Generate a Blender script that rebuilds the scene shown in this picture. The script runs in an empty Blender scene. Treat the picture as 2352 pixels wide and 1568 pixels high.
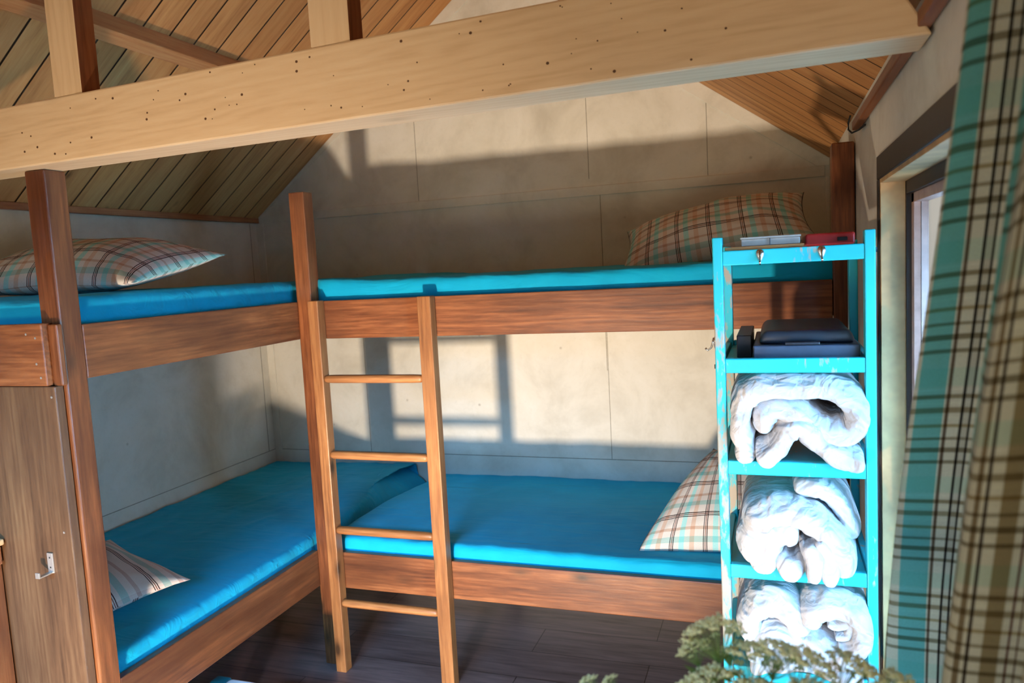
import bpy, bmesh, math, random
from mathutils import Vector, Matrix, noise
random.seed(7)
sc = bpy.context.scene
COL = sc.collection
W = 2.898          # room width
XR, ZR = 1.423, 2.955   # ridge
ZL, ZRR = 1.838, 1.897  # ceiling height at left / right wall
YB = -4.9          # rear wall
G, F = 0.977, 1.084
U1, U0, L1, L0 = 1.425, 1.284, 0.461, 0.319

def zc(x):
    return ZL + (ZR-ZL)/XR*x if x < XR else ZRR + (ZR-ZRR)/(W-XR)*(W-x)

# ------------------------------------------------------------ materials
def newmat(name, rough=.6, spec=.3):
    m = bpy.data.materials.new(name); m.use_nodes = True
    nt = m.node_tree; b = nt.nodes['Principled BSDF']
    b.inputs['Roughness'].default_value = rough
    b.inputs['Specular IOR Level'].default_value = spec
    return m, nt, b
def N(nt, t, **kw):
    n = nt.nodes.new(t)
    for k, v in kw.items():
        if k in n.inputs.keys() if hasattr(n.inputs, 'keys') else False: n.inputs[k].default_value = v
        else: setattr(n, k, v)
    return n
def ramp(nt, fac, stops, interp='LINEAR'):
    r = nt.nodes.new('ShaderNodeValToRGB'); cr = r.color_ramp; cr.interpolation = interp
    while len(cr.elements) < len(stops): cr.elements.new(0.5)
    for e, (p, c) in zip(cr.elements, stops):
        e.position = p; e.color = (*c, 1) if len(c) == 3 else c
    nt.links.new(fac, r.inputs[0]); return r.outputs[0]
def mix(nt, fac, a, b, mode='MIX'):
    n = nt.nodes.new('ShaderNodeMix'); n.data_type = 'RGBA'; n.blend_type = mode
    for sock, v in ((n.inputs[0], fac), (n.inputs[6], a), (n.inputs[7], b)):
        if hasattr(v, 'links'): nt.links.new(v, sock)
        elif isinstance(v, (int, float)): sock.default_value = v
        else: sock.default_value = (*v, 1)
    return n.outputs[2]
def mth(nt, op, a, b=None):
    n = nt.nodes.new('ShaderNodeMath'); n.operation = op
    for s, v in ((n.inputs[0], a), (n.inputs[1], b)):
        if v is None: continue
        if hasattr(v, 'links'): nt.links.new(v, s)
        else: s.default_value = v
    return n.outputs[0]
def objvec(nt, scale, rnd=7.0):
    tc = nt.nodes.new('ShaderNodeTexCoord'); mp = nt.nodes.new('ShaderNodeMapping')
    mp.inputs['Scale'].default_value = scale
    oi = nt.nodes.new('ShaderNodeObjectInfo')
    vm = nt.nodes.new('ShaderNodeVectorMath'); vm.operation = 'ADD'
    cx = nt.nodes.new('ShaderNodeCombineXYZ')
    r = mth(nt, 'MULTIPLY', oi.outputs['Random'], rnd)
    for i in range(3): nt.links.new(r, cx.inputs[i])
    nt.links.new(tc.outputs['Object'], vm.inputs[0]); nt.links.new(cx.outputs[0], vm.inputs[1])
    nt.links.new(vm.outputs[0], mp.inputs[0])
    return mp.outputs[0]
def noi(nt, vec, scale, detail=4, rough=.55, dist=0):
    n = nt.nodes.new('ShaderNodeTexNoise'); n.inputs['Scale'].default_value = scale
    n.inputs['Detail'].default_value = detail; n.inputs['Roughness'].default_value = rough
    n.inputs['Distortion'].default_value = dist
    nt.links.new(vec, n.inputs['Vector']); return n.outputs['Fac']
def bump(nt, b, h, strength=.3, dist=.002):
    n = nt.nodes.new('ShaderNodeBump'); n.inputs['Strength'].default_value = strength
    n.inputs['Distance'].default_value = dist
    nt.links.new(h, n.inputs['Height']); nt.links.new(n.outputs[0], b.inputs['Normal'])

def wood(name, axis, dark, mid, light, rough=.45, knots=.5, grain=1.0, spec=.35, knotcol=(.03,.014,.006), blotch=.4, rings=.05):
    m, nt, b = newmat(name, rough, spec)
    s = {'X': (.09, 1, 1), 'Y': (1, .09, 1), 'Z': (1, 1, .09)}[axis]
    v = objvec(nt, s)
    big = noi(nt, v, 9, 3, .5, .6)
    fine = noi(nt, v, 120, 4, .6)
    ring = nt.nodes.new('ShaderNodeTexWave'); ring.wave_type = 'RINGS'; ring.rings_direction = axis
    ring.inputs['Scale'].default_value = 22; ring.inputs['Distortion'].default_value = 9
    ring.inputs['Detail'].default_value = 2; ring.inputs['Detail Scale'].default_value = 1.2
    nt.links.new(v, ring.inputs['Vector'])
    s2 = tuple(k*.35 if k < .5 else 1 for k in s)
    streak = noi(nt, objvec(nt, s2), 42, 5, .65, .5)
    g = mth(nt, 'ADD', mth(nt, 'MULTIPLY', ring.outputs['Fac'], rings), mth(nt, 'MULTIPLY', fine, .30))
    g = mth(nt, 'ADD', mth(nt, 'ADD', g, mth(nt, 'MULTIPLY', big, .35)), mth(nt, 'MULTIPLY', streak, .35-rings*.5))
    g = mth(nt, 'ADD', mth(nt, 'MULTIPLY', mth(nt, 'SUBTRACT', g, .5), 1.6*grain), .5)
    c = ramp(nt, g, [(.22, dark), (.50, mid), (.80, light)])
    # broad blotches of stain
    v3 = objvec(nt, tuple(.35 if k < .5 else 1 for k in s))
    bl = noi(nt, v3, 4, 3, .6)
    c = mix(nt, ramp(nt, bl, [(.44, (0, 0, 0)), (.66, (blotch,)*3)]), c, dark, 'MIX')
    # knots
    kv = objvec(nt, tuple(.45 if k < .5 else 1 for k in s))
    vo = nt.nodes.new('ShaderNodeTexVoronoi'); vo.inputs['Scale'].default_value = 6.5
    nt.links.new(kv, vo.inputs['Vector'])
    kf = ramp(nt, vo.outputs['Distance'], [(.045, (knots,)*3), (.10, (knots*.4,)*3), (.17, (0, 0, 0))])
    c = mix(nt, kf, c, knotcol)
    nt.links.new(c, b.inputs['Base Color'])
    bump(nt, b, g, .35, .0015)
    return m
DW = {}
for ax in 'XYZ':
    DW[ax] = wood('stained_wood_'+ax, ax, (.05,.014,.005), (.185,.056,.017), (.36,.13,.043), .38, .95, blotch=.75)
LW = {ax: wood('ladder_wood_'+ax, ax, (.10,.033,.010), (.30,.11,.032), (.50,.215,.07), .38, .9, blotch=.5) for ax in 'XZ'}
PANEL = wood('weathered_panel', 'Z', (.055,.026,.013), (.13,.062,.028), (.21,.115,.052), .42, .7, 1.1, blotch=.5)
BEAM = {ax: wood('pine_'+ax, ax, (.50,.32,.17), (.68,.48,.285), (.76,.58,.37), .55, .5, .62, .25, (.22,.12,.05), .08, .10) for ax in 'XYZ'}
REDW = {ax: wood('red_trim_'+ax, ax, (.10,.03,.01), (.26,.085,.03), (.36,.14,.05), .5, .2) for ax in 'XYZ'}

def board_mat(name, period, along, cols):
    """tongue and groove boards: along = 'slope' uses UV.x across boards"""
    m, nt, b = newmat(name, .55, .25)
    tc = nt.nodes.new('ShaderNodeTexCoord'); sp = nt.nodes.new('ShaderNodeSeparateXYZ')
    nt.links.new(tc.outputs['UV'], sp.inputs[0])
    q = mth(nt, 'DIVIDE', sp.outputs[0], period)
    fr = mth(nt, 'FRACT', q); fl = mth(nt, 'FLOOR', q)
    wn = nt.nodes.new('ShaderNodeTexWhiteNoise'); wn.noise_dimensions = '1D'; nt.links.new(fl, wn.inputs['W'])
    cx = nt.nodes.new('ShaderNodeCombineXYZ')
    nt.links.new(sp.outputs[0], cx.inputs[0])
    nt.links.new(mth(nt, 'MULTIPLY', sp.outputs[1], .09), cx.inputs[1])
    nt.links.new(mth(nt, 'MULTIPLY', wn.outputs['Value'], 20), cx.inputs[2])
    g = mth(nt, 'ADD', mth(nt, 'MULTIPLY', noi(nt, cx.outputs[0], 14, 4, .6, 1.0), .7), mth(nt, 'MULTIPLY', noi(nt, cx.outputs[0], 110, 3, .6), .3))
    c = ramp(nt, g, [(.3, cols[0]), (.52, cols[1]), (.75, cols[2])])
    c = mix(nt, mth(nt, 'MULTIPLY', wn.outputs['Value'], .45), c, cols[0])
    cx2 = nt.nodes.new('ShaderNodeCombineXYZ')
    nt.links.new(sp.outputs[0], cx2.inputs[0]); nt.links.new(mth(nt, 'MULTIPLY', sp.outputs[1], .5), cx2.inputs[1])
    vo = nt.nodes.new('ShaderNodeTexVoronoi'); vo.inputs['Scale'].default_value = 6
    nt.links.new(cx2.outputs[0], vo.inputs['Vector'])
    c = mix(nt, ramp(nt, vo.outputs['Distance'], [(.03, (.7,)*3), (.1, (0, 0, 0))]), c, (.07,.035,.015))
    groove = ramp(nt, fr, [(0, (1,)*3), (.022, (1,)*3), (.04, (0,)*3), (.965, (0,)*3), (.985, (1,)*3)])
    c = mix(nt, groove, c, (.02,.011,.005))
    nt.links.new(c, b.inputs['Base Color'])
    bump(nt, b, mth(nt, 'SUBTRACT', 1.0, groove), .8, .004)
    return m
CEILM = board_mat('ceiling_boards', .118, 'slope', [(.34,.135,.042), (.56,.265,.09), (.66,.37,.155)])

def wall_mat():
    m, nt, b = newmat('whitewashed_board', .6, .25)
    v = objvec(nt, (1, 1, 1), 0)
    a = noi(nt, v, 3.2, 5, .65, .4); f = noi(nt, v, 55, 3, .6)
    c = ramp(nt, a, [(.3, (.54,.51,.42)), (.52, (.67,.645,.55)), (.72, (.73,.71,.63))])
    c = mix(nt, ramp(nt, f, [(.55, (0,)*3), (.8, (.28,)*3)]), c, (.52,.50,.43))
    vo = nt.nodes.new('ShaderNodeTexVoronoi'); vo.inputs['Scale'].default_value = 5.5; nt.links.new(v, vo.inputs['Vector'])
    c = mix(nt, ramp(nt, vo.outputs['Distance'], [(.012, (.6,)*3), (.05, (0,)*3)]), c, (.25,.22,.16))
    nt.links.new(c, b.inputs['Base Color'])
    bump(nt, b, mth(nt, 'ADD', f, mth(nt, 'MULTIPLY', a, 2)), .25, .003)
    return m
WALL = wall_mat()

def flat(name, col, rough=.5, spec=.4, metal=0, nz=.15, sc_=25, bmp=0):
    m, nt, b = newmat(name, rough, spec); b.inputs['Metallic'].default_value = metal
    v = objvec(nt, (1, 1, 1))
    f = noi(nt, v, sc_, 4)
    c = ramp(nt, f, [(.3, tuple(k*(1-nz) for k in col)), (.7, tuple(min(1, k*(1+nz)) for k in col))])
    nt.links.new(c, b.inputs['Base Color'])
    if bmp: bump(nt, b, f, bmp, .002)
    return m
def floor_mat():
    m, nt, b = newmat('dark_laminate', .34, .45)
    tc = nt.nodes.new('ShaderNodeTexCoord'); mp = nt.nodes.new('ShaderNodeMapping')
    mp.inputs['Location'].default_value = (.3, .05, 0)
    nt.links.new(tc.outputs['Object'], mp.inputs[0])
    br = nt.nodes.new('ShaderNodeTexBrick'); br.inputs['Scale'].default_value = 1
    br.inputs['Brick Width'].default_value = 1.25; br.inputs['Row Height'].default_value = .19
    br.inputs['Mortar Size'].default_value = .0016; br.offset = .37
    br.inputs['Color1'].default_value = (.13,.075,.066, 1); br.inputs['Color2'].default_value = (.19,.115,.10, 1)
    br.inputs['Mortar'].default_value = (.015,.008,.006, 1)
    nt.links.new(mp.outputs[0], br.inputs['Vector'])
    v = objvec(nt, (.08, 1, 1))
    g = mth(nt, 'ADD', mth(nt, 'MULTIPLY', noi(nt, v, 14, 4, .6, 1.5), .6), mth(nt, 'MULTIPLY', noi(nt, v, 90, 3), .4))
    gr = ramp(nt, g, [(.3, (.45,)*3), (.65, (1.35,)*3)])
    c = mix(nt, 1.0, br.outputs['Color'], gr, 'MULTIPLY')
    nt.links.new(c, b.inputs['Base Color']); bump(nt, b, g, .2, .001)
    return m
FLOOR = floor_mat()

def sheet_mat():
    m, nt, b = newmat('turquoise_sheet', .75, .15)
    b.inputs['Sheen Weight'].default_value = .25; b.inputs['Sheen Tint'].default_value = (.2,.8,1,1)
    v = objvec(nt, (1, 1, 1)); f = noi(nt, v, 6, 4)
    c = ramp(nt, f, [(.3, (.001,.29,.48)), (.7, (.002,.35,.56))])
    nt.links.new(c, b.inputs['Base Color'])
    w1 = noi(nt, objvec(nt, (.25, 1, 1)), 14, 3, .5, .8)
    bump(nt, b, w1, .5, .02)
    return m
SHEET = sheet_mat()
def duvet_mat():
    m, nt, b = newmat('white_cotton', .8, .15)
    b.inputs['Base Color'].default_value = (.82,.82,.83,1)
    v = objvec(nt, (1, 1, 1))
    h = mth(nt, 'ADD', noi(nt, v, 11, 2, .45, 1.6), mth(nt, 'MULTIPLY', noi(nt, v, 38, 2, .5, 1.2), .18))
    c = ramp(nt, h, [(.3, (.50,.51,.53)), (.7, (.60,.60,.62))]); nt.links.new(c, b.inputs['Base Color'])  # wrinkle grooves darkened in the colour, as painted crease shade
    bump(nt, b, h, .7, .04)
    return m
DUVET = duvet_mat()

def plaid(name, pu, pv, ustops, vstops, rough=.8, both='MULTIPLY', off=(0, 0)):
    m, nt, b = newmat(name, rough, .15)
    tc = nt.nodes.new('ShaderNodeTexCoord'); sp = nt.nodes.new('ShaderNodeSeparateXYZ')
    nt.links.new(tc.outputs['UV'], sp.inputs[0])
    fu = mth(nt, 'FRACT', mth(nt, 'ADD', mth(nt, 'DIVIDE', sp.outputs[0], pu), off[0]))
    fv = mth(nt, 'FRACT', mth(nt, 'ADD', mth(nt, 'DIVIDE', sp.outputs[1], pv), off[1]))
    cu = ramp(nt, fu, ustops, 'CONSTANT'); cv = ramp(nt, fv, vstops, 'CONSTANT')
    c = mix(nt, 1.0, cu, cv, both)
    n1 = nt.nodes.new('ShaderNodeTexNoise'); n1.inputs['Scale'].default_value = 400
    nt.links.new(tc.outputs['UV'], n1.inputs['Vector'])
    c = mix(nt, .25, c, ramp(nt, n1.outputs['Fac'], [(.3, (.55,)*3), (.7, (1,)*3)]), 'MULTIPLY')
    nt.links.new(c, b.inputs['Base Color'])
    bump(nt, b, n1.outputs['Fac'], .15, .001)
    return m
Wh = (.66,.63,.59)
def lines(base, items):
    """items: (start,end,color); returns constant stops"""
    st = [(0.0, base)]
    for a, e, c in items: st += [(a, c), (e, base)]
    return st
BK, RB, TQ, TN = (.06,.03,.03), (.22,.08,.06), (.36,.68,.68), (.62,.47,.38)
PILLOW = plaid('plaid_pillowcase', .115, .125,
    lines(Wh, [(.06,.085,BK), (.11,.135,RB), (.16,.185,BK), (.34,.50,TQ), (.66,.80,TN)]),
    lines((.95,.95,.93), [(.06,.085,BK), (.11,.135,RB), (.16,.185,BK), (.40,.54,(.55,.80,.79)), (.70,.78,(.75,.62,.54))]))
PILLOW2 = plaid('striped_pillowcase', .5, .125,
    lines(Wh, [(.30,.32,(.6,.5,.46))]),
    lines((.95,.95,.93), [(.06,.085,BK), (.11,.135,RB), (.16,.185,BK), (.30,.48,(.50,.78,.78)), (.66,.76,(.72,.60,.56))]))
CB = (.68,.66,.54)
CURT = plaid('plaid_curtain', .23, .132,
    lines(CB, [(.08,.13,(.42,.34,.18)), (.22,.36,(.20,.52,.49)), (.37,.385,(.18,.14,.10)), (.44,.456,(.03,.03,.03)), (.456,.49,(.58,.56,.46)), (.49,.506,(.03,.03,.03)),
               (.62,.66,(.28,.22,.13)), (.68,.70,(.10,.08,.06)), (.76,.84,(.36,.29,.16)), (.88,.895,(.16,.06,.05)), (.94,.95,(.16,.08,.06))]),
    lines((.93,.93,.90), [(.02,.05,(.50,.46,.38)), (.12,.165,(.40,.37,.29)), (.24,.275,(.44,.41,.33)), (.40,.56,(.78,.90,.86)), (.58,.60,(1,1,1)),
               (.63,.67,(.45,.40,.30)), (.70,.715,(1,1,.95)), (.75,.80,(.50,.45,.34)), (.83,.845,(1,1,.95)), (.90,.93,(.60,.52,.36))]))

def paint_mat(name, wear=.5):
    m, nt, b = newmat(name, .42, .4)
    v = objvec(nt, (1, 1, .35))
    f = mth(nt, 'ADD', mth(nt, 'MULTIPLY', noi(nt, v, 18, 5, .65, .6), .7), mth(nt, 'MULTIPLY', noi(nt, v, 90, 3), .3))
    p = ramp(nt, noi(nt, v, 5, 3), [(.35, (.012,.42,.50)), (.7, (.018,.49,.57))])
    lo = .62-wear*.12
    c = mix(nt, ramp(nt, f, [(lo, (0,)*3), (lo+.06, (.85,)*3)]), p, (.40,.27,.17))
    nt.links.new(c, b.inputs['Base Color']); bump(nt, b, f, .3, .001)
    return m
PAINT = paint_mat('worn_turquoise_paint', .35); PAINTW = paint_mat('scuffed_turquoise_paint', 1.0)
CHROME = flat('chrome', (.75,.76,.78), .18, .5, 1, .05)
STEEL = flat('brushed_steel', (.62,.60,.55), .35, .5, .8, .05)
BLACKM = flat('black_metal', (.02,.02,.02), .5)
NAVY = flat('dark_blue_plastic', (.025,.035,.055), .4)
BLACKP = flat('black_plastic', (.008,.010,.014), .35)
REDP = flat('dark_red_plastic', (.30,.012,.01), .3)
PLAST = flat('translucent_plastic', (.45,.50,.52), .15, .5); PLAST.node_tree.nodes['Principled BSDF'].inputs['Transmission Weight'].default_value = .35
ORANGEW = wood('orange_pine', 'X', (.35,.13,.04), (.52,.21,.07), (.6,.3,.12), .45, .2)
ORANGEY = wood('orange_pine_purlin', 'Y', (.26,.09,.03), (.46,.19,.065), (.56,.29,.12), .45, .2)
PINEL = wood('light_pine', 'X', (.5,.32,.15), (.7,.48,.25), (.75,.55,.32), .45, .2)
DARKF = flat('dark_frame_wood', (.022,.014,.010), .5)
REVEAL = flat('yellowed_reveal', (.50,.30,.13), .55, nz=.45, sc_=7)
PINK = flat('pinkish_sash', (.42,.28,.24), .5, nz=.2)
WHITEC = flat('white_cushion', (.8,.76,.74), .8)
TEALD = flat('teal_paint', (.01,.16,.20), .35)
FLORET = flat('cream_florets', (.92,.80,.40), .8, nz=.35, sc_=60)
STEM = flat('green_stem', (.16,.24,.05), .6)
VASEM = flat('blue_grey_ceramic', (.12,.15,.18), .25)
GLASS, _nt, _b = newmat('window_glass', .02, .5); _b.inputs['Transmission Weight'].default_value = 1; _b.inputs['Base Color'].default_value = (1, 1, 1, 1); _b.inputs['IOR'].default_value = 1.05
ENDG = flat('end_grain', (.30,.20,.10), .7, nz=.3, sc_=60)

nt_ = CURT.node_tree; pb = nt_.nodes['Principled BSDF']; tr_ = nt_.nodes.new('ShaderNodeBsdfTranslucent'); mx_ = nt_.nodes.new('ShaderNodeMixShader')
mx_.inputs[0].default_value = .35
nt_.links.new(pb.inputs['Base Color'].links[0].from_socket, tr_.inputs['Color'])
nt_.links.new(pb.outputs[0], mx_.inputs[1]); nt_.links.new(tr_.outputs[0], mx_.inputs[2])
nt_.links.new(mx_.outputs[0], nt_.nodes['Material Output'].inputs['Surface'])
# ------------------------------------------------------------ objects
def thing(name, label, cat, loc=(0, 0, 0), group=None):
    o = bpy.data.objects.new(name, None); COL.objects.link(o); o.location = loc
    o.empty_display_size = .1
    o['label'] = label; o['category'] = cat
    if group: o['group'] = group
    return o
def origin_of(parent):
    v = Vector((0, 0, 0)); p = parent
    while p is not None: v += p.location; p = p.parent
    return v
def obj(name, bm, mat, parent=None, bevel=0, smooth=False, label=None, loc=None, keep=False):
    """bm in world coordinates"""
    me = bpy.data.meshes.new(name)
    bmesh.ops.recalc_face_normals(bm, faces=bm.faces[:])
    if parent is not None: bmesh.ops.translate(bm, verts=bm.verts, vec=-origin_of(parent))
    elif loc is not None: bmesh.ops.translate(bm, verts=bm.verts, vec=-Vector(loc))
    bm.to_mesh(me); bm.free()
    for m in (mat if isinstance(mat, (list, tuple)) else [mat]): me.materials.append(m)
    if smooth:
        for p in me.polygons: p.use_smooth = True
    o = bpy.data.objects.new(name, me); COL.objects.link(o)
    if parent is not None: o.parent = parent
    elif loc is not None: o.location = loc
    if bevel:
        md = o.modifiers.new('bevel', 'BEVEL'); md.width = bevel; md.segments = 2; md.limit_method = 'ANGLE'
    if label: o['label'] = label
    return o
def tag(o, label, cat, group=None):
    o['label'] = label; o['category'] = cat
    if group: o['group'] = group
    return o
def struct(o): o['kind'] = 'structure'; return o
def box(bm, x0, x1, y0, y1, z0, z1):
    r = bmesh.ops.create_cube(bm, size=1)
    bmesh.ops.scale(bm, verts=r['verts'], vec=(x1-x0, y1-y0, z1-z0))
    bmesh.ops.translate(bm, verts=r['verts'], vec=((x0+x1)/2, (y0+y1)/2, (z0+z1)/2))
    return r['verts']
def bx(*a):
    bm = bmesh.new(); box(bm, *a); return bm
def prism(bm, pts, y0, y1):
    """polygon in xz extruded in y"""
    a = [bm.verts.new((x, y0, z)) for x, z in pts]; b = [bm.verts.new((x, y1, z)) for x, z in pts]
    bm.faces.new(a); bm.faces.new(b[::-1])
    for i in range(len(pts)): bm.faces.new((a[i], b[i], b[(i+1) % len(pts)], a[(i+1) % len(pts)]))
def hexa(bm, c):
    """8 corners: 4 bottom ccw, 4 top ccw"""
    v = [bm.verts.new(p) for p in c]
    for f in ((3,2,1,0), (4,5,6,7), (0,1,5,4), (1,2,6,5), (2,3,7,6), (3,0,4,7)): bm.faces.new([v[i] for i in f])
def tube(bm, pts, rad, n=8, caps=True):
    pts = [Vector(p) for p in pts]; rings = []
    rr = rad if isinstance(rad, (list, tuple)) else [rad]*len(pts)
    for i, p in enumerate(pts):
        t = (pts[min(i+1, len(pts)-1)]-pts[max(i-1, 0)]).normalized()
        a = t.cross(Vector((0, 0, 1)))
        if a.length < .1: a = t.cross(Vector((1, 0, 0)))
        a.normalize(); b = t.cross(a).normalized()
        rings.append([bm.verts.new(p+(a*math.cos(k/n*2*math.pi)+b*math.sin(k/n*2*math.pi))*rr[i]) for k in range(n)])
    for i in range(len(rings)-1):
        for k in range(n): bm.faces.new((rings[i][k], rings[i][(k+1) % n], rings[i+1][(k+1) % n], rings[i+1][k]))
    if caps: bm.faces.new(rings[0][::-1]); bm.faces.new(rings[-1])
def lathe(bm, prof, c, n=20):
    rings = [[bm.verts.new((c[0]+r*math.cos(k/n*2*math.pi), c[1]+r*math.sin(k/n*2*math.pi), c[2]+z)) for k in range(n)] for r, z in prof]
    for i in range(len(rings)-1):
        for k in range(n): bm.faces.new((rings[i][k], rings[i][(k+1) % n], rings[i+1][(k+1) % n], rings[i+1][k]))
    bm.faces.new(rings[0][::-1])

# ------------------------------------------------------------ room shell
T = .10
struct(obj('floor', bx(-.1, W+.1, YB, .1, -.06, 0), FLOOR))
# back wall (gable) and its battens
bm = bmesh.new()
prism(bm, [(-.1, -.05), (W+.1, -.05), (W+.1, zc(W)-.05), (XR, ZR+.04), (-.1, ZL-.05)], 0, .08)
struct(obj('wall_back', bm, WALL))
def trim(bm, n, mat=WALL, bevel=.002): return struct(obj('trim_%d' % n, bm, mat, bevel=bevel))
trim(bx(.02, W-.02, -.007, 0, 1.822, 1.866), 1)
bm = bmesh.new(); k = (ZR-ZL)/XR
prism(bm, [(.0, ZL), (XR, ZR), (XR, ZR-.085), (.045, 1.866)], -.006, 0); trim(bm, 2)
bm = bmesh.new()
prism(bm, [(W, ZRR), (XR, ZR), (XR, ZR-.085), (W-.05, 1.866), (W, 1.866)], -.006, 0); trim(bm, 3)
trim(bx(W-.018, W, -.006, 0, .0, 1.822), 4)
trim(bx(.0, .045, -.006, 0, .0, 1.822), 5)
# panel seams: narrow dark joints pressed into the sheets
SEAM = flat('panel_joint', (.16,.14,.10), .9)
bm = bmesh.new()
for x, z0, z1 in [(1.863,1.90,2.60), (2.40,1.868,2.23), (.985,1.868,2.50), (1.912,1.0,1.822), (1.917,.571,1.2), (.61,.571,1.3)]:
    box(bm, x-.0009, x+.0009, -.0012, .001, z0, z1)
box(bm, .045, W-.018, -.0012, .001, .567, .5695)
trim(bm, 6, SEAM, 0)
struct(obj('wall_left', bx(-.08, 0, YB, .0, -.05, ZL+.02), WALL))
bm = bmesh.new(); box(bm, -.001, .0012, -2.1, 0, .567, .5695); box(bm, -.001, .0012, -.062, -.060, .571, 1.82)
trim(bm, 7, SEAM, 0)
trim(bx(0, .022, YB, -.007, 1.822, ZL+.012), 8, REDW['Y'])
# right wall with window opening
WY0, WY1, WZ0, WZ1 = -1.642, -3.05, .22, 1.664
bm = bmesh.new()
box(bm, W, W+.07, WY0, 0.0, -.05, ZRR+.02); box(bm, W, W+.07, YB, WY1, -.05, ZRR+.02)
box(bm, W, W+.07, WY1, WY0, WZ1, ZRR+.02); box(bm, W, W+.07, WY1, WY0, -.05, WZ0)
struct(obj('wall_right', bm, WALL))
win = bpy.data.objects.new('window_1', None); COL.objects.link(win); win.location = (W, (WY0+WY1)/2, WZ0); struct(win)
bm = bmesh.new()
box(bm, W-.008, W, WY1-.04, WY0+.02, WZ1-.003, 1.712)
box(bm, W-.008, W, WY0, WY0+.02, WZ0, WZ1-.003); box(bm, W-.008, W, WY1-.04, WY1, WZ0, WZ1-.003)
obj('casing', bm, DARKF, win, .002)
bm = bmesh.new()
box(bm, W-.004, W+.062, WY0-.012, WY0-.0005, WZ0, WZ1); box(bm, W-.004, W+.062, WY1+.0005, WY1+.012, WZ0, WZ1)
box(bm, W-.004, W+.062, WY1+.012, WY0-.012, WZ1-.012, WZ1-.0005); box(bm, W-.02, W+.062, WY1+.012, WY0-.012, WZ0, WZ0+.015)
obj('reveal', bm, REVEAL, win, .001)
bm = bmesh.new(); a0, a1 = WY0-.012, WY1+.012
for (p0, p1, q0, q1) in [(a0-.012, a0, WZ0+.015, WZ1-.012), (a1, a1+.012, WZ0+.015, WZ1-.012), (a1, a0, WZ1-.04, WZ1-.012), (a1, a0, WZ0+.015, WZ0+.04)]:
    box(bm, W+.045, W+.075, p0, p1, q0, q1)
obj('window_frame', bm, DARKF, win, .001)
bm = bmesh.new(); a0 -= .012; a1 += .012
for (p0, p1, q0, q1) in [(a0-.03, a0, WZ0+.04, WZ1-.04), (a1, a1+.03, WZ0+.04, WZ1-.04), (a1, a0, WZ1-.06, WZ1-.04), (a1, a0, WZ0+.04, WZ0+.07), ((a0+a1)/2-.02, (a0+a1)/2+.02, WZ0+.07, WZ1-.06)]:
    box(bm, W+.055, W+.085, p0, p1, q0, q1)
sash = obj('sash', bm, PINK, win, .001)
obj('pane', bx(W+.068, W+.071, a1+.03, a0-.03, WZ0+.07, WZ1-.06), GLASS, sash)
# rear wall with wide doorway opening, assumed to let light in (behind the viewer)
bm = bmesh.new()
box(bm, -.08, .55, YB-.08, YB, -.05, 2.0); box(bm, 2.5, W+.07, YB-.08, YB, -.05, 2.0)
prism(bm, [(-.08, 2.0), (W+.07, 2.0), (W+.07, 2.02), (XR, ZR+.04), (-.08, 2.0)][:4], YB-.08, YB)
struct(obj('wall_rear', bm, WALL))
# ceiling boards (two slopes), UV.x = along y, UV.y = down slope
bm = bmesh.new(); uvl = bm.loops.layers.uv.new('UV')
def slope(x0, z0, x1, z1):
    n = Vector((-(z1-z0), 0, x1-x0)).normalized()*.05
    if n.z < 0: n = -n
    L = math.hypot(x1-x0, z1-z0)
    lo = [Vector((x0, YB, z0)), Vector((x1, YB, z1)), Vector((x1, .08, z1)), Vector((x0, .08, z0))]
    uv = [(-YB*1.0+YB*2, 0), (YB, L), (.08, L), (.08, 0)]
    uv[0] = (YB, 0)
    v = [bm.verts.new(p) for p in lo]; v2 = [bm.verts.new(p+n) for p in lo]
    fs = [bm.faces.new(v)]
    for l, t in zip(fs[0].loops, uv): l[uvl].uv = t
    f2 = bm.faces.new(v2[::-1])
    for l, t in zip(f2.loops, uv[::-1]): l[uvl].uv = t
    for i in range(4): bm.faces.new((v[i], v2[i], v2[(i+1) % 4], v[(i+1) % 4]))
slope(-.06, ZL-.06*(ZR-ZL)/XR, XR, ZR); slope(XR, ZR, W+.06, ZRR-.06*(ZR-ZRR)/(W-XR))
struct(obj('ceiling', bm, CEILM))

# ------------------------------------------------------------ roof timbers
def byf(x): return -2.081-.0559*x      # front face of the tie beam
bm = bmesh.new(); bt = .105; z0, z1 = 1.815, 1.962
xr = W-.004
hexa(bm, [(0.004, byf(0), z0), (xr, byf(W), z0), (xr, byf(W)+bt, z0), (.004, byf(0)+bt, z0),
          (0.16, byf(.16), z1), (xr-.085, byf(xr-.085), z1), (xr-.085, byf(xr-.085)+bt, z1), (.16, byf(.16)+bt, z1)])
beam = thing('tie_beam', 'long pale pine tie beam spanning the whole room under the roof', 'beam', (1.4, -2.12, z0))
obj('beam_timber', bm, BEAM['X'], beam, .004)
KN = flat('knot_brown', (.10,.045,.02), .6)
bm = bmesh.new()
rnd = random.Random(3)
for i in range(75):      # bored holes and small knots on the beam's front face
    x = .45+2.2*rnd.random(); z = z0+.012+.125*rnd.random(); r = rnd.choice([.0012, .0016, .0022, .003])
    yy = byf(x)
    vs = [bm.verts.new((x+r*math.cos(a*math.pi/4), yy-.0004, z+r*.9*math.sin(a*math.pi/4))) for a in range(8)]
    vb = [bm.verts.new((v.co.x, yy+.004, v.co.z)) for v in vs]
    bm.faces.new(vs)
    for a in range(8): bm.faces.new((vs[a], vb[a], vb[(a+1) % 8], vs[(a+1) % 8]))
o = obj('worm_holes', bm, KN, beam, label='small dark bored holes and knots'); o['kind'] = 'stuff'
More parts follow.
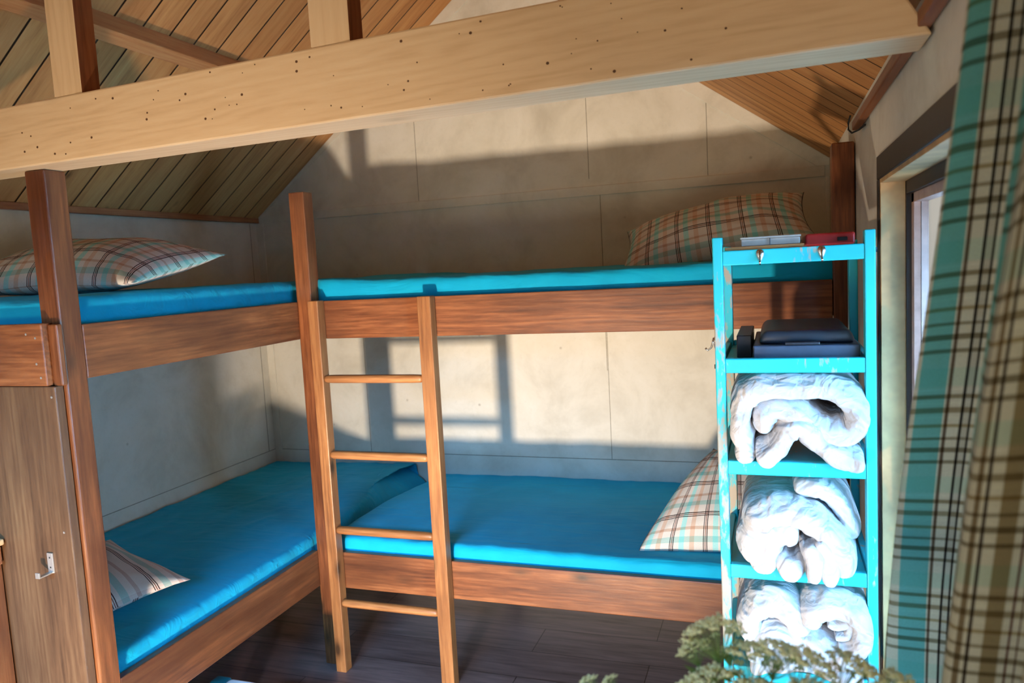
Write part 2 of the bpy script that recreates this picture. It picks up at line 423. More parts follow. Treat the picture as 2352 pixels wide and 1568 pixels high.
for nm, xa, xb, lab in [('l', 1.097, 1.181, 'pale pine king post at left, rising from the tie beam'), ('r', 1.82, 1.907, 'pale pine king post standing near the middle of the tie beam')]:
    xm = (xa+xb)/2; yf = byf(xm)+.002
    bm = bmesh.new(); dk = .052
    prism(bm, [(xa, z1), (xb, z1), (xb, zc(xb)), (xa, zc(xa))] if xb < XR or xa > XR else [(xa, z1), (xb, z1), (xb, zc(xb)), (xa, zc(xa))], yf, yf+dk)
    bm.normal_update()
    for f in bm.faces: f.material_index = 1 if abs(f.normal.x) > .9 else 0
    o = obj('king_post', bm, [BEAM['Z'], REDW['Z']], None, 0, loc=(xm, yf+dk/2, z1)); tag(o, lab, 'post', 'king posts on the tie beam')
# purlin under the left slope
d = Vector((.787, 0, .617)); n = Vector((.617, 0, -.787)); t = Vector((.69, 0, zc(.69)))
bm = bmesh.new(); a, b_, c_, e = t, t+n*.092, t+n*.092-d*.047, t-d*.047
hexa(bm, [tuple(p+Vector((0, y, 0))) for y in (-4.8, 0) for p in (a, b_, c_, e)])
o = obj('roof_purlin', bm, ORANGEY, None, .003, loc=(.69, -2.4, 2.33)); tag(o, 'orange pine purlin running back beneath the left roof slope', 'beam')

# ------------------------------------------------------------ bunks
def post(name, x0, x1, y0, y1, z1, parent, mat=DW['Z']): return obj(name, bx(x0, x1, y0, y1, 0, z1), mat, parent, .004)
bunkL = thing('bunk_bed', 'dark brown two-tier bunk along the left wall with plank end panel', 'bunk bed', (.5, -1.1, 0), 'built-in bunks')
post('post', .912, .977, -2.093, -2.03, 1.814, bunkL)
post('post', .972, 1.037, -F, -F+.06, 1.83, bunkL)
obj('upper_rail', bx(.950, .9765, -2.03, -F+.0, U0, U1), DW['Y'], bunkL, .003)
obj('lower_rail', bx(.950, .9765, -2.03, -F+.0, L0, L1), DW['Y'], bunkL, .003)
obj('upper_base', bx(.0, .937, -2.09, -.01, U0+.03, U0+.05), DW['Y'], bunkL)
obj('lower_base', bx(.0, .937, -2.09, -.01, L0+.03, L0+.05), DW['Y'], bunkL)
endb = obj('end_board', bx(.0, .952, -2.128, -2.10, 1.279, 1.436), DW['X'], bunkL, .003)
obj('end_board_block', bx(.954, .984, -2.112, -2.094, 1.277, 1.432), DW['Z'], bunkL, .004)
pan = obj('end_panel', bx(.0, .968, -2.122, -2.096, .0, 1.277), PANEL, bunkL, .003)
for x, z, yy in [(.93,1.40,-2.1282), (.925,1.335,-2.1282), (.935,1.30,-2.1282), (.90,1.41,-2.1282), (.955,1.25,-2.1222), (.945,.90,-2.1222)]:
    bm = bmesh.new(); tube(bm, [(x, yy, z), (x, yy-.001, z)], .003, 10); obj('screw', bm, STEEL, endb if z > 1.28 else pan)
bunkB = thing('bunk_bed', 'brown two-tier bunk along the back wall beneath the cream gable', 'bunk bed', (2.0, -.55, 0), 'built-in bunks')
post('post', 2.834, W-.003, -F, -F+.07, 1.82, bunkB)
obj('upper_rail', bx(1.039, 2.832, -F, -F+.026, U0, U1), DW['X'], bunkB, .003)
obj('lower_rail', bx(1.039, 2.832, -F, -F+.026, L0, L1), DW['X'], bunkB, .003)
obj('upper_base', bx(1.04, W-.004, -F+.04, -.01, U0+.03, U0+.05), DW['X'], bunkB)
obj('lower_base', bx(1.04, W-.004, -F+.04, -.01, L0+.03, L0+.05), DW['X'], bunkB)

# coat hook on end panel
hk = thing('coat_hook', 'small square steel coat hook screwed to the brown end panel', 'hook', (.888, -2.125, .815))
bpl = obj('back_plate', bx(.880, .899, -2.1265, -2.1225, .790, .843), STEEL, hk, .0006)
bm = bmesh.new(); box(bm, .882, .896, -2.162, -2.1265, .790, .7935); box(bm, .882, .896, -2.1655, -2.162, .790, .805)
obj('hook_arm', bm, STEEL, hk, .0006)
for z in (.803, .829): obj('screw', bx(.8875, .8915, -2.1271, -2.1262, z, z+.004), BLACKM, bpl)

# ladder
lad = thing('bunk_ladder', 'brown wooden four-rung ladder standing upright against the bunk corner', 'ladder', (1.31, -1.12, 0))
obj('stile', bx(1.048, 1.091, -1.13, -1.086, 0, 1.428), LW['Z'], lad, .003)
obj('stile', bx(1.492, 1.543, -1.13, -1.086, 0, 1.428), LW['Z'], lad, .003)
for z in (1.137, .85, .56, .273):
    bm = bmesh.new()
    rr = [.011, .0145, .0155, .0155, .0145, .011]
    xs = [1.0905, 1.10, 1.13, 1.45, 1.48, 1.4925]
    tube(bm, [(x, -1.112, z) for x in xs], rr, 14)
    obj('rung', bm, LW['X'], lad, 0, True)

# ------------------------------------------------------------ mattresses
def lat(h, r, n):
    s = [-h, -h+r*.25, -h+r*.6, -h+r]
    m = max(1, int((2*h-2*r)/n)); s += [-h+r+(2*h-2*r)*i/m for i in range(1, m)]
    s += [h-r, h-r*.6, h-r*.25, h]; return s
def rbox(bm, c, h, r, step, disp=None):
    S = [lat(h[i], r, step[i]) for i in range(3)]; cache = {}
    def V(i, j, k):
        key = (i, j, k)
        if key not in cache:
            p = Vector((S[0][i], S[1][j], S[2][k])); q = Vector([max(-h[a]+r, min(h[a]-r, p[a])) for a in range(3)])
            dlt = p-q
            if dlt.length > 1e-9: p = q+dlt.normalized()*r
            p = p+Vector(c)
            if disp: p = disp(p)
            cache[key] = bm.verts.new(p)
        return cache[key]
    nx, ny, nz = [len(s)-1 for s in S]
    for i in range(nx):
        for j in range(ny):
            bm.faces.new((V(i,j,nz), V(i+1,j,nz), V(i+1,j+1,nz), V(i,j+1,nz))); bm.faces.new((V(i,j+1,0), V(i+1,j+1,0), V(i+1,j,0), V(i,j,0)))
    for i in range(nx):
        for k in range(nz):
            bm.faces.new((V(i,0,k), V(i+1,0,k), V(i+1,0,k+1), V(i,0,k+1))); bm.faces.new((V(i,ny,k+1), V(i+1,ny,k+1), V(i+1,ny,k), V(i,ny,k)))
    for j in range(ny):
        for k in range(nz):
            bm.faces.new((V(0,j,k+1), V(0,j+1,k+1), V(0,j+1,k), V(0,j,k))); bm.faces.new((V(nx,j,k), V(nx,j+1,k), V(nx,j+1,k+1), V(nx,j,k+1)))
def sstep(a, b, x):
    t = max(0, min(1, (x-a)/(b-a))); return t*t*(3-2*t)
def mattress(x0, x1, y0, y1, z0, z1, label, extra=None, seed=0, end=None):
    c = ((x0+x1)/2, (y0+y1)/2, (z0+z1)/2)
    def disp(p):
        top = sstep(c[2]-.01, z1, p.z)
        w = noise.noise(Vector((p.x*2.2, p.y*2.2, seed)))*.006
        w += (1-abs(noise.noise(Vector((p.x*9, p.y*3+seed, 2)))))**6*.004
        p = p+Vector((0, 0, w*top))
        side = 1-abs(2*(p.z-z0)/(z1-z0)-1)
        p.y += -.004*side*noise.noise(Vector((p.x*5, seed, 1))) if p.y < c[1] else 0
        if extra: p = extra(p, top)
        if x0 > .9 and p.x < 1.046: p.y = max(p.y, -1.0215)
        return p
    bm = bmesh.new(); rbox(bm, c, ((x1-x0)/2, (y1-y0)/2, (z1-z0)/2), .028, (.022, .022, .03), disp)
    o = obj('mattress', bm, SHEET, None, 0, True, loc=(c[0], c[1], z0)); tag(o, label, 'mattress', 'turquoise sheeted mattresses')
    md = o.modifiers.new('s', 'SUBSURF'); md.levels = 1; md.render_levels = 1
    return o
def exLL(p, top):
    # far end rides up against the back wall
    b = sstep(-.86, -.42, p.y)*sstep(.25, .62, p.x+p.y*.12)
    ridge = math.exp(-((p.y+.80+.22*(p.x-.5))/.05)**2)
    p.z += top*(.030*b*(1-.65*sstep(-.25, -.02, p.y)))
    p.z += top*.006*(1-abs(noise.noise(Vector((p.x*14+p.y*9, p.y*3, 4)))))**8*sstep(-1.3, -.9, p.y)
    if p.x > .9:   # edge swings over towards the wall
        p.x += -.16*sstep(-.7, -.05, p.y)*top
    # loose wrinkles
    for (wx, wy, a, L, wd, hgt) in [(.62,-.98,1.35,.10,.010,.010), (.60,-.82,1.2,.07,.010,.008), (.72,-1.45,1.2,.22,.005,.004), (.50,-1.1,.9,.12,.006,.004), (.42,-.72,1.1,.12,.012,.008), (.47,-.62,1.0,.12,.010,.007)]:
        dx, dy = p.x-wx, p.y-wy; u = dx*math.cos(a)+dy*math.sin(a); v = -dx*math.sin(a)+dy*math.cos(a)
        p.z += top*hgt*math.exp(-(u/L)**2-(v/wd)**2)
    return p
mattress(.008, .946, -2.085, -.015, L0+.052, .508, 'turquoise sheeted lower mattress along the left wall, rucked at its far end', exLL, 1)
mattress(1.005, W-.012, -1.054, -.015, L0+.052, .508, 'turquoise sheeted lower mattress along the back wall, behind the ladder', lambda p, t: p+Vector((0, 0, -.03*t*sstep(-.7, -.1, p.y))), 2)
mattress(.008, .946, -2.085, -.015, U0+.052, 1.497, 'turquoise sheeted upper mattress along the left wall', lambda p, t: p+Vector((0, 0, t*.006*math.sin(p.y*3))), 3)
mattress(1.0, W-.012, -1.054, -.015, U0+.052, 1.492, 'turquoise sheeted upper mattress along the back wall', lambda p, t: p+Vector((0, 0, t*.014*sstep(1.35, 1.05, p.x))), 4)

# ------------------------------------------------------------ pillows
def pillow(w, h, t, mtx, label, mat, seed, flatb=.5, sag=0, uvrot=0, tap=0):
    bm = bmesh.new(); uvl = bm.loops.layers.uv.new('UV'); n = 44
    def P(i, j, s):
        u, v = -1+2*i/n, -1+2*j/n
        x = w/2*u*(1-.07*(1-v*v)*abs(u)); y = h/2*v*(1-.09*(1-u*u)*abs(v))
        if tap and u < 0: x += tap*((v+1)/2)**1.6*(-u)*w
        prof = max(0, (1-abs(u)**2.4))**.62*max(0, (1-abs(v)**2.2))**.62
        rad = noise.noise(Vector((u*2.3, v*2.3, seed)))*.12
        cr = 0
        for cu, cv in ((-1,-1), (1,-1), (-1,1), (1,1)):
            a = math.atan2(v-cv, u-cu); dd = math.hypot(u-cu, v-cv)
            cr += math.sin(a*16+seed)*math.exp(-dd*1.7)*.05
        z = s*t/2*prof*(1+rad+cr*1.5)*(flatb if s < 0 else 1)
        z += .006*math.sin(u*5+seed)*math.sin(v*4)*(1-prof)
        return Vector((x, y, z+sag*u*u))
    for s in (1, -1):
        g = [[bm.verts.new(mtx @ P(i, j, s)) for j in range(n+1)] for i in range(n+1)]
        for i in range(n):
            for j in range(n):
                q = [(i,j), (i+1,j), (i+1,j+1), (i,j+1)]
                if s < 0: q = q[::-1]
                f = bm.faces.new([g[a][b] for a, b in q])
                for l, (a, b) in zip(f.loops, q):
                    uu, vv = a/n*w+.02, b/n*h+.03*s
                    l[uvl].uv = (uu*math.cos(uvrot)-vv*math.sin(uvrot), uu*math.sin(uvrot)+vv*math.cos(uvrot))
    bmesh.ops.remove_doubles(bm, verts=bm.verts, dist=.0006)
    c = mtx.translation.copy()
    o = obj('pillow', bm, mat, None, 0, True, loc=c); tag(o, label, 'pillow', 'plaid pillows on the bunks')
    return o
RX, RY, RZ = [lambda a, ax=ax: Matrix.Rotation(math.radians(a), 4, ax) for ax in 'XYZ']
TR = Matrix.Translation
pillow(.72, .46, .21, TR((.60, -1.66, 1.566)) @ RZ(6) @ RX(10), 'plaid pillow on the upper left bunk, partly behind the post', PILLOW, 1.3)
pillow(.68, .42, .20, TR((2.46, -.62, 1.59)) @ RY(-9) @ RX(26), 'plaid pillow on the upper back bunk, behind the turquoise shelf', PILLOW, 4.1, .7)
pillow(.64, .46, .16, TR((.495, -1.735, .552)) @ RZ(-22) @ RX(5), 'striped pale pillow lying low at the left bunk, its corner past the post', PILLOW2, 2.2)
pillow(.62, .44, .19, TR((2.51, -.80, .650)) @ RZ(2) @ RX(42), 'plaid pillow leaning on the lower back bunk beside the shelf', PILLOW, 6.4, .6, 0, 0, .40)

# ------------------------------------------------------------ shelf tower
SX0, SX1, SY0, SY1 = 2.543, 2.868, -1.795, -1.395
sh = thing('shelf_unit', 'tall narrow turquoise-painted shelf with worn paint beside the window', 'shelf', ((SX0+SX1)/2, (SY0+SY1)/2, 0))
pw, pd = .021, .036
shp = {}
for x, y, z in [(SX0, SY0, 1.552), (SX1-pw, SY0, 1.55), (SX0, SY1-pd, 1.535), (SX1-pw, SY1-pd, 1.535)]:
    shp[(x, y)] = obj('post', bx(x, x+pw, y, y+pd, 0, z), PAINTW if x == SX0 else PAINT, sh, .0025)
tops = [1.522, 1.285, 1.056, .816, .575, .335, .10]
for i, z in enumerate(tops):
    fr_ = obj('front_rail', bx(SX0+pw, SX1-pw, SY0+.002, SY0+.02, z-.032, z), PAINT, sh, .0025)
    if not i: top_rail = fr_
    obj('back_rail', bx(SX0+pw, SX1-pw, SY1-.02, SY1-.002, z-.032, z), PAINT, sh, .0025) if i else None
    for xa in (SX0+.002, SX1-.018): obj('side_rail', bx(xa, xa+.014, SY0+pd, SY1-pd, z-.03, z-.002), PAINT, sh, .002)
    if i: obj('shelf_board', bx(SX0+.018, SX1-.02, SY0+.02, SY1-.02, z-.022, z-.012), PAINT, sh, .001)
# teardrop chrome hooks on top rail, parts of the shelf
def drop_hook(x, y, z, sgn=0):
    bm = bmesh.new(); pts = []
    K = 20
    for k in range(K):
        a = k/K*2*math.pi; r = .0115*(1 if math.sin(a) > 0 else 1+.0*1)
        px, pz = .0095*math.cos(a)*(1 if math.sin(a) > 0 else (1-.55*(-math.sin(a)))), (.0095 if math.sin(a) > 0 else .020)*math.sin(a)
        pts.append((px, pz))
    c0 = bm.verts.new((x, y-.004, z)); ring1 = [bm.verts.new((x+p*.55, y-.0035, z+q*.6)) for p, q in pts]; ring = [bm.verts.new((x+p, y-.001, z+q)) for p, q in pts]; rb = [bm.verts.new((x+p, y+.0005, z+q)) for p, q in pts]
    for k in range(K):
        k2 = (k+1) % K
        bm.faces.new((c0, ring1[k], ring1[k2])); bm.faces.new((ring1[k], ring[k], ring[k2], ring1[k2])); bm.faces.new((ring[k], rb[k], rb[k2], ring[k2]))
    bm.faces.new(rb[::-1])
    tube(bm, [(x, y-.003, z+.006), (x, y-.006, z-.006), (x, y-.009, z-.016), (x, y-.017, z-.022), (x, y-.022, z-.017)], [.0022, .0022, .002, .002, .0026], 8)
    return bm
for x in (2.642, 2.765): obj('chrome_hook', drop_hook(x, SY0+.002, 1.512), CHROME, top_rail, 0, True, label='teardrop chrome hook')
bm = drop_hook(0, 0, 0); bmesh.ops.rotate(bm, verts=bm.verts, cent=(0, 0, 0), matrix=Matrix.Rotation(math.radians(-90), 3, 'Z')); bmesh.ops.translate(bm, verts=bm.verts, vec=(SX0, SY0+.018, 1.325))
obj('chrome_hook', bm, CHROME, shp[(SX0, SY0)], 0, True, label='chrome hook on the left side')
obj('bolt_cap', bx(SX0-.003, SX0, SY0+.012, SY0+.02, 1.262, 1.271), BLACKM, shp[(SX0, SY0)])
obj('bolt_cap', bx(SX1, SX1+.004, SY0+.012, SY0+.02, 1.503, 1.513), BLACKM, shp[(SX1-pw, SY0)])
# things on the shelf
o = obj('board', bx(2.568, 2.732, -1.772, -1.46, 1.5225, 1.5295), ORANGEW, None, .001, loc=(2.65, -1.62, 1.5225)); tag(o, 'thin orange pine board lying across the top of the turquoise shelf', 'board')
bxo = thing('storage_box', 'clear flat plastic box on the thin board atop the shelf', 'box', (2.66, -1.66, 1.53))
obj('box_body', bx(2.603, 2.724, -1.768, -1.60, 1.5297, 1.545), PLAST, bxo, .002); obj('box_lid', bx(2.601, 2.726, -1.770, -1.598, 1.5452, 1.5495), PLAST, bxo, .0015)
obj('box_divider', bx(2.662, 2.6635, -1.7715, -1.7705, 1.5297, 1.545), NAVY, bxo)
rb = thing('tool_case', 'dark red plastic case on the shelf top beside the clear box', 'case', (2.79, -1.66, 1.5225))
bm = bmesh.new(); rbox(bm, (2.786, -1.62, 1.536), (.05, .11, .0135), .006, (.02, .02, .01)); obj('case_body', bm, REDP, rb, 0, True)
obj('case_latch', bx(2.80, 2.82, -1.7335, -1.7295, 1.531, 1.539), BLACKP, rb, .001)
lc = thing('hard_case', 'black and navy hard case with rounded lid on the second shelf', 'case', (2.73, -1.62, 1.275))
bm = bmesh.new(); rbox(bm, (2.7315, -1.60, 1.292), (.109, .165, .018), .004, (.03, .03, .02)); obj('case_base', bm, NAVY, lc, 0, True)
bm = bmesh.new(); rbox(bm, (2.7335, -1.59, 1.3255), (.102, .155, .0155), .012, (.03, .03, .02), lambda p: p+Vector((.012*(p.z-1.31)/.03*(1 if p.x < 2.73 else -1), 0, 0))); clid = obj('case_lid', bm, BLACKP, lc, 0, True)
obj('case_handle', bx(2.69, 2.76, -1.769, -1.755, 1.311, 1.3165), BLACKP, clid, .001)
o = obj('black_box', bx(2.585, 2.618, -1.70, -1.45, 1.275, 1.327), BLACKP, None, .002, loc=(2.60, -1.57, 1.275)); tag(o, 'small black box wedged left of the hard case', 'box')

# ------------------------------------------------------------ duvets
def cr_spline(pts, per=9):
    P = [Vector((a, b)) for a, b in pts]; P = [P[0]*2-P[1]]+P+[P[-1]*2-P[-2]]; out = []
    for i in range(1, len(P)-2):
        for k in range(per):
            t = k/per; a, b, c, d = P[i-1], P[i], P[i+1], P[i+2]
            out.append(.5*((2*b)+(c-a)*t+(2*a-5*b+4*c-d)*t*t+(3*b-a-3*c+d)*t**3))
    out.append(P[-2]); return out
def ribbon(bm, path, th, yf, yb, seed, clampz, clampx=(2.545, 2.866)):
    pts = cr_spline(path); K = 36; rings = []; hd = (yb-yf)/2; yc = (yb+yf)/2; L = len(pts)
    for i, p in enumerate(pts):
        t = (pts[min(i+1, L-1)]-pts[max(i-1, 0)]); t.normalize(); nn = Vector((-t.y, t.x))
        e = min(i, L-1-i)/4.0; taper = 1 if e >= 1 else math.sqrt(max(.02, 1-(1-e)**2))
        ring = []
        for k in range(K):
            a = k/K*2*math.pi; ca, sa = math.cos(a), math.sin(a)
            cc = math.copysign(abs(ca)**.55, ca); ss = math.copysign(abs(sa)**.35, sa)
            y = yc+hd*ss
            fr = abs(ss)**6*(1 if ss < 0 else .3)
            w = noise.noise(Vector((p.x*26, y*6, p.y*26+seed)))*.30+noise.noise(Vector((i*.9, y*7, seed*3)))*.16
            off = nn*(th*cc*taper*(1+w))
            ring.append(bm.verts.new((max(clampx[0]+.019, min(clampx[1]-.019, p.x+off.x)) if yf+.03 < y < yb-.0 else max(clampx[0]+.024, min(clampx[1]-.008, p.x+off.x)),
                                      y+.010*noise.noise(Vector((p.x*22, seed, p.y*22))), max(clampz[0], min(clampz[1], p.y+off.y))-.014*sstep(-1.782, -1.815, y))))
        rings.append(ring)
    for i in range(L-1):
        for k in range(K): bm.faces.new((rings[i][k], rings[i][(k+1) % K], rings[i+1][(k+1) % K], rings[i+1][k]))
    bm.faces.new(rings[0][::-1]); bm.faces.new(rings[-1])
def duvet(label, ribbons, zlo, zhi, seed):
    bm = bmesh.new()
    for j, (path, th, dy) in enumerate(ribbons): ribbon(bm, path, th, -1.818+dy, -1.44, seed+j*3.1, (zlo, zhi))
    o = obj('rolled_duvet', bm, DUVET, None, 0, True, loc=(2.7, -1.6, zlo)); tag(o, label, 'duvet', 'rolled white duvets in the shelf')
    md = o.modifiers.new('s', 'SUBSURF'); md.levels = 1; md.render_levels = 1
    return o
duvet('rolled white duvet in the shelf compartment under the hard case', [
    ([(2.843,1.072), (2.80,1.082), (2.755,1.113), (2.722,1.148), (2.694,1.140), (2.668,1.098), (2.628,1.070)], .027, -.012),
    ([(2.606,1.066), (2.600,1.10), (2.594,1.15), (2.604,1.200), (2.64,1.226), (2.71,1.228), (2.775,1.226), (2.822,1.196), (2.832,1.160), (2.815,1.132), (2.775,1.132), (2.742,1.150), (2.708,1.172), (2.668,1.184), (2.645,1.165), (2.642,1.135)], .0275, 0),
    ([(2.66,1.14), (2.70,1.15), (2.74,1.14)], .04, .06)], 1.0445, 1.2525, 3)
duvet('crumpled white duvet with a pointed fold on the middle shelf', [
    ([(2.615,.84), (2.612,.88), (2.625,.925), (2.66,.948), (2.705,.948), (2.75,.925), (2.79,.88), (2.806,.820)], .033, 0),
    ([(2.636,.812), (2.640,.87), (2.675,.905), (2.712,.905)], .042, .006), ([(2.690,.800), (2.695,.86)], .036, .004),
    ([(2.738,.808), (2.742,.855), (2.728,.895)], .024, -.012), ([(2.772,.80), (2.770,.86), (2.748,.905)], .024, -.006),
    ([(2.70,.992), (2.76,.988), (2.80,.95), (2.825,.88)], .026, .04)], .8045, 1.0225, 11)
duvet('rolled white duvet on the lowest visible shelf, behind the flowers', [
    ([(2.600,.655), (2.606,.70), (2.628,.730), (2.665,.738), (2.70,.712), (2.712,.68)], .031, 0),
    ([(2.735,.705), (2.738,.735), (2.78,.748), (2.822,.735), (2.838,.70), (2.828,.658), (2.79,.632), (2.745,.650), (2.70,.668), (2.655,.672), (2.625,.645), (2.605,.61)], .0275, -.004),
    ([(2.765,.706), (2.785,.700), (2.808,.708), (2.806,.682), (2.780,.676)], .013, .012), ([(2.72,.745), (2.76,.752)], .02, .03),
    ([(2.600,.588), (2.66,.605), (2.72,.615), (2.79,.595), (2.84,.592)], .024, 0), ([(2.65,.70), (2.65,.66), (2.63,.63)], .024, .02)], .5645, .782, 21)

# ------------------------------------------------------------ curtain, rod, wire
rod = obj('curtain_rod', bx(W-.024, W-.004, -3.3, -1.245, 1.827, 1.850), REDW['Y'], None, .003, loc=(W-.014, -2.2, 1.838)); tag(rod, 'reddish wooden curtain rail fixed where ceiling meets right wall', 'curtain rail')
bm = bmesh.new()
tube(bm, [(W-.030, -1.275, 1.862), (W-.034, -1.262, 1.846), (W-.034, -1.262, 1.828), (W-.026, -1.268, 1.818), (W-.012, -1.30, 1.820), (W-.004, -1.36, 1.822)], .0025, 8)
o = obj('wire_hook', bm, BLACKM, None, 0, True, loc=(W-.02, -1.27, 1.84)); tag(o, 'bent black wire looped round the rail end at the ceiling', 'wire')

cur = thing('curtain', 'beige, black and turquoise plaid curtain hanging at the right window', 'curtain', (2.85, -2.5, .02))
def curtain(name, P, nf, ztop, zbot, seed, cloth):
    bm = bmesh.new(); uvl = bm.loops.layers.uv.new('UV'); NU, NV = 260, 90; g = []
    for j in range(NV+1):
        v = j/NV; z = ztop+(zbot-ztop)*v; row = []
        e = sstep(-.15, .55, v)*1.03-.03
        yl = -2.83+(.375)*e; amp = .019+.024*e; x0 = 2.855-.012*e; PP = P*(.80+.2*e)
        for i in range(NU+1):
            u = i/NU; ph = 2*math.pi*nf*u-math.pi/2
            ph2 = ph+.30*math.sin(v*3+u*7+seed)*min(1, u*6)
            a = amp*(1+.25*math.sin(u*13+seed)*min(1, u*8))
            x = x0+a*math.sin(ph2)+.10*a*math.sin(3*ph2+seed+v*4)+.003*noise.noise(Vector((u*20, v*6, seed)))
            y = yl-PP/(2*math.pi)*((ph+math.pi/2)-.85*math.sin(ph2)-.85)
            x = min(x, W-.010)
            if z > 1.81: x = min(x, W-.028)
            row.append(bm.verts.new((x, y, z)))
        g.append(row)
    for j in range(NV):
        for i in range(NU):
            q = [(j,i), (j,i+1), (j+1,i+1), (j+1,i)]
            f = bm.faces.new([g[a][b] for a, b in q])
            for l, (a, b) in zip(f.loops, q): l[uvl].uv = (.015+b/NU*cloth+.010*math.sin(a/NV*5+seed), a/NV*(ztop-zbot)+.008*math.sin(b/NU*17))
    bmesh.ops.solidify(bm, geom=bm.faces[:], thickness=.0012)
    return obj(name, bm, CURT, cur, 0, True)
curtain('curtain_panel', .25, 3.2, 1.826, .03, .6, 1.0)
bm = bmesh.new()
tube(bm, [(2.862+.012*math.sin(a), -2.86-.016*math.cos(a), 1.760+.006*math.sin(2*a)) for a in [k*math.pi/8 for k in range(17)]], .007, 8)
bmesh.ops.remove_doubles(bm, verts=bm.verts, dist=.0001)
obj('tie_loop', bm, CURT, cur, 0, True)

# ------------------------------------------------------------ foreground: side table, vase, flowers
tb = thing('side_table', 'small round wooden table holding the vase of flowers', 'table', (2.62, -2.92, 0))
bm = bmesh.new(); lathe(bm, [(.01, 0), (.15, 0), (.155, .008), (.155, .018), (.01, .02)], (2.62, -2.92, .70), 32); obj('table_top', bm, ORANGEW, tb, 0)
for a in (45, 135, 225, 315):
    cx_, cy_ = 2.62+.1*math.cos(math.radians(a)), -2.92+.1*math.sin(math.radians(a))
    bm = bmesh.new(); tube(bm, [(cx_, cy_, 0), (cx_, cy_, .70)], .012, 10); obj('leg', bm, ORANGEW, tb, 0, True)
bm = bmesh.new(); lathe(bm, [(.001, 0), (.035, 0), (.05, .05), (.045, .11), (.028, .15), (.032, .165), (.028, .165), (.024, .15), (.04, .1), (.001, .02)], (2.62, -2.92, .7205), 24)
vs = obj('vase', bm, VASEM, None, 0, True, loc=(2.62, -2.92, .7205)); tag(vs, 'blue-grey ceramic vase holding the cream flowers on the round table', 'vase')

def umbel_bm(seed, R):
    rnd = random.Random(seed); fl = bmesh.new(); rays = bmesh.new()
    n = 30; top = Vector((0, 0, 0)); base = Vector((0, 0, -R*.95))
    for i in range(n):
        r = math.sqrt((i+.5)/n); a = i*2.39996
        c = Vector((R*r*math.cos(a), R*r*math.sin(a), R*.55*(1-r*r)+rnd.uniform(-.06, .06)*R-R*.2))
        tube(rays, [base, base.lerp(c, .6)+Vector((0, 0, -R*.04)), c], R*.012, 4, False)
        rr = R*.175
        for k in range(30):
            dv = Vector((rnd.gauss(0, 1), rnd.gauss(0, 1), abs(rnd.gauss(0, 1))*.7)).normalized()*rr*rnd.uniform(.5, 1)
            s = R*rnd.uniform(.028, .046)
            m = Matrix.Translation(c+dv) @ Matrix.Rotation(rnd.random()*3, 4, dv if dv.length else 'Z')
            bmesh.ops.create_icosphere(fl, subdivisions=1, radius=s, matrix=m @ Matrix.Diagonal((1, 1, .6, 1)))
    return fl, rays
heads = [(2.603,-2.75,1.128,.026), (2.583,-2.75,1.106,.016), (2.640,-2.745,1.103,.026), (2.600,-2.77,1.083,.030), (2.667,-2.75,1.112,.022), (2.697,-2.76,1.108,.026),
         (2.742,-2.75,1.098,.030), (2.704,-2.78,1.085,.026), (2.655,-2.78,1.080,.028), (2.494,-2.76,1.064,.0105), (2.470,-2.76,1.058,.013), (2.785,-2.75,1.082,.026)]
labs = ['cream umbel rising highest, in front of the shelf post', 'small cream umbel at the left shoulder of the bouquet', 'open cream umbel with its rays showing before the lowest duvet',
        'broad cream umbel low on the bouquet, left half', 'cream umbel in the middle, in front of the white duvet', 'greenish cream umbel right of the bouquet middle',
        'broad cream umbel before the shelf\'s right post', 'low cream umbel tucked beneath the right of the bouquet', 'low cream umbel at the bouquet centre',
        'tiny cream umbel standing apart over the dark floor', 'tiny cream umbel furthest left at the photo\'s lower edge', 'cream umbel furthest right beside the curtain hem']
heads = [(a, b, c, d*(1.25 if d > .02 else 1.1)) for a, b, c, d in heads]
protos = []
for s in range(3):
    f_, r_ = umbel_bm(40+s, 1.0)
    mf = bpy.data.meshes.new('florets'); f_.to_mesh(mf); f_.free(); mf.materials.append(FLORET)
    mr = bpy.data.meshes.new('rays'); r_.to_mesh(mr); r_.free(); mr.materials.append(STEM)
    protos.append((mf, mr))
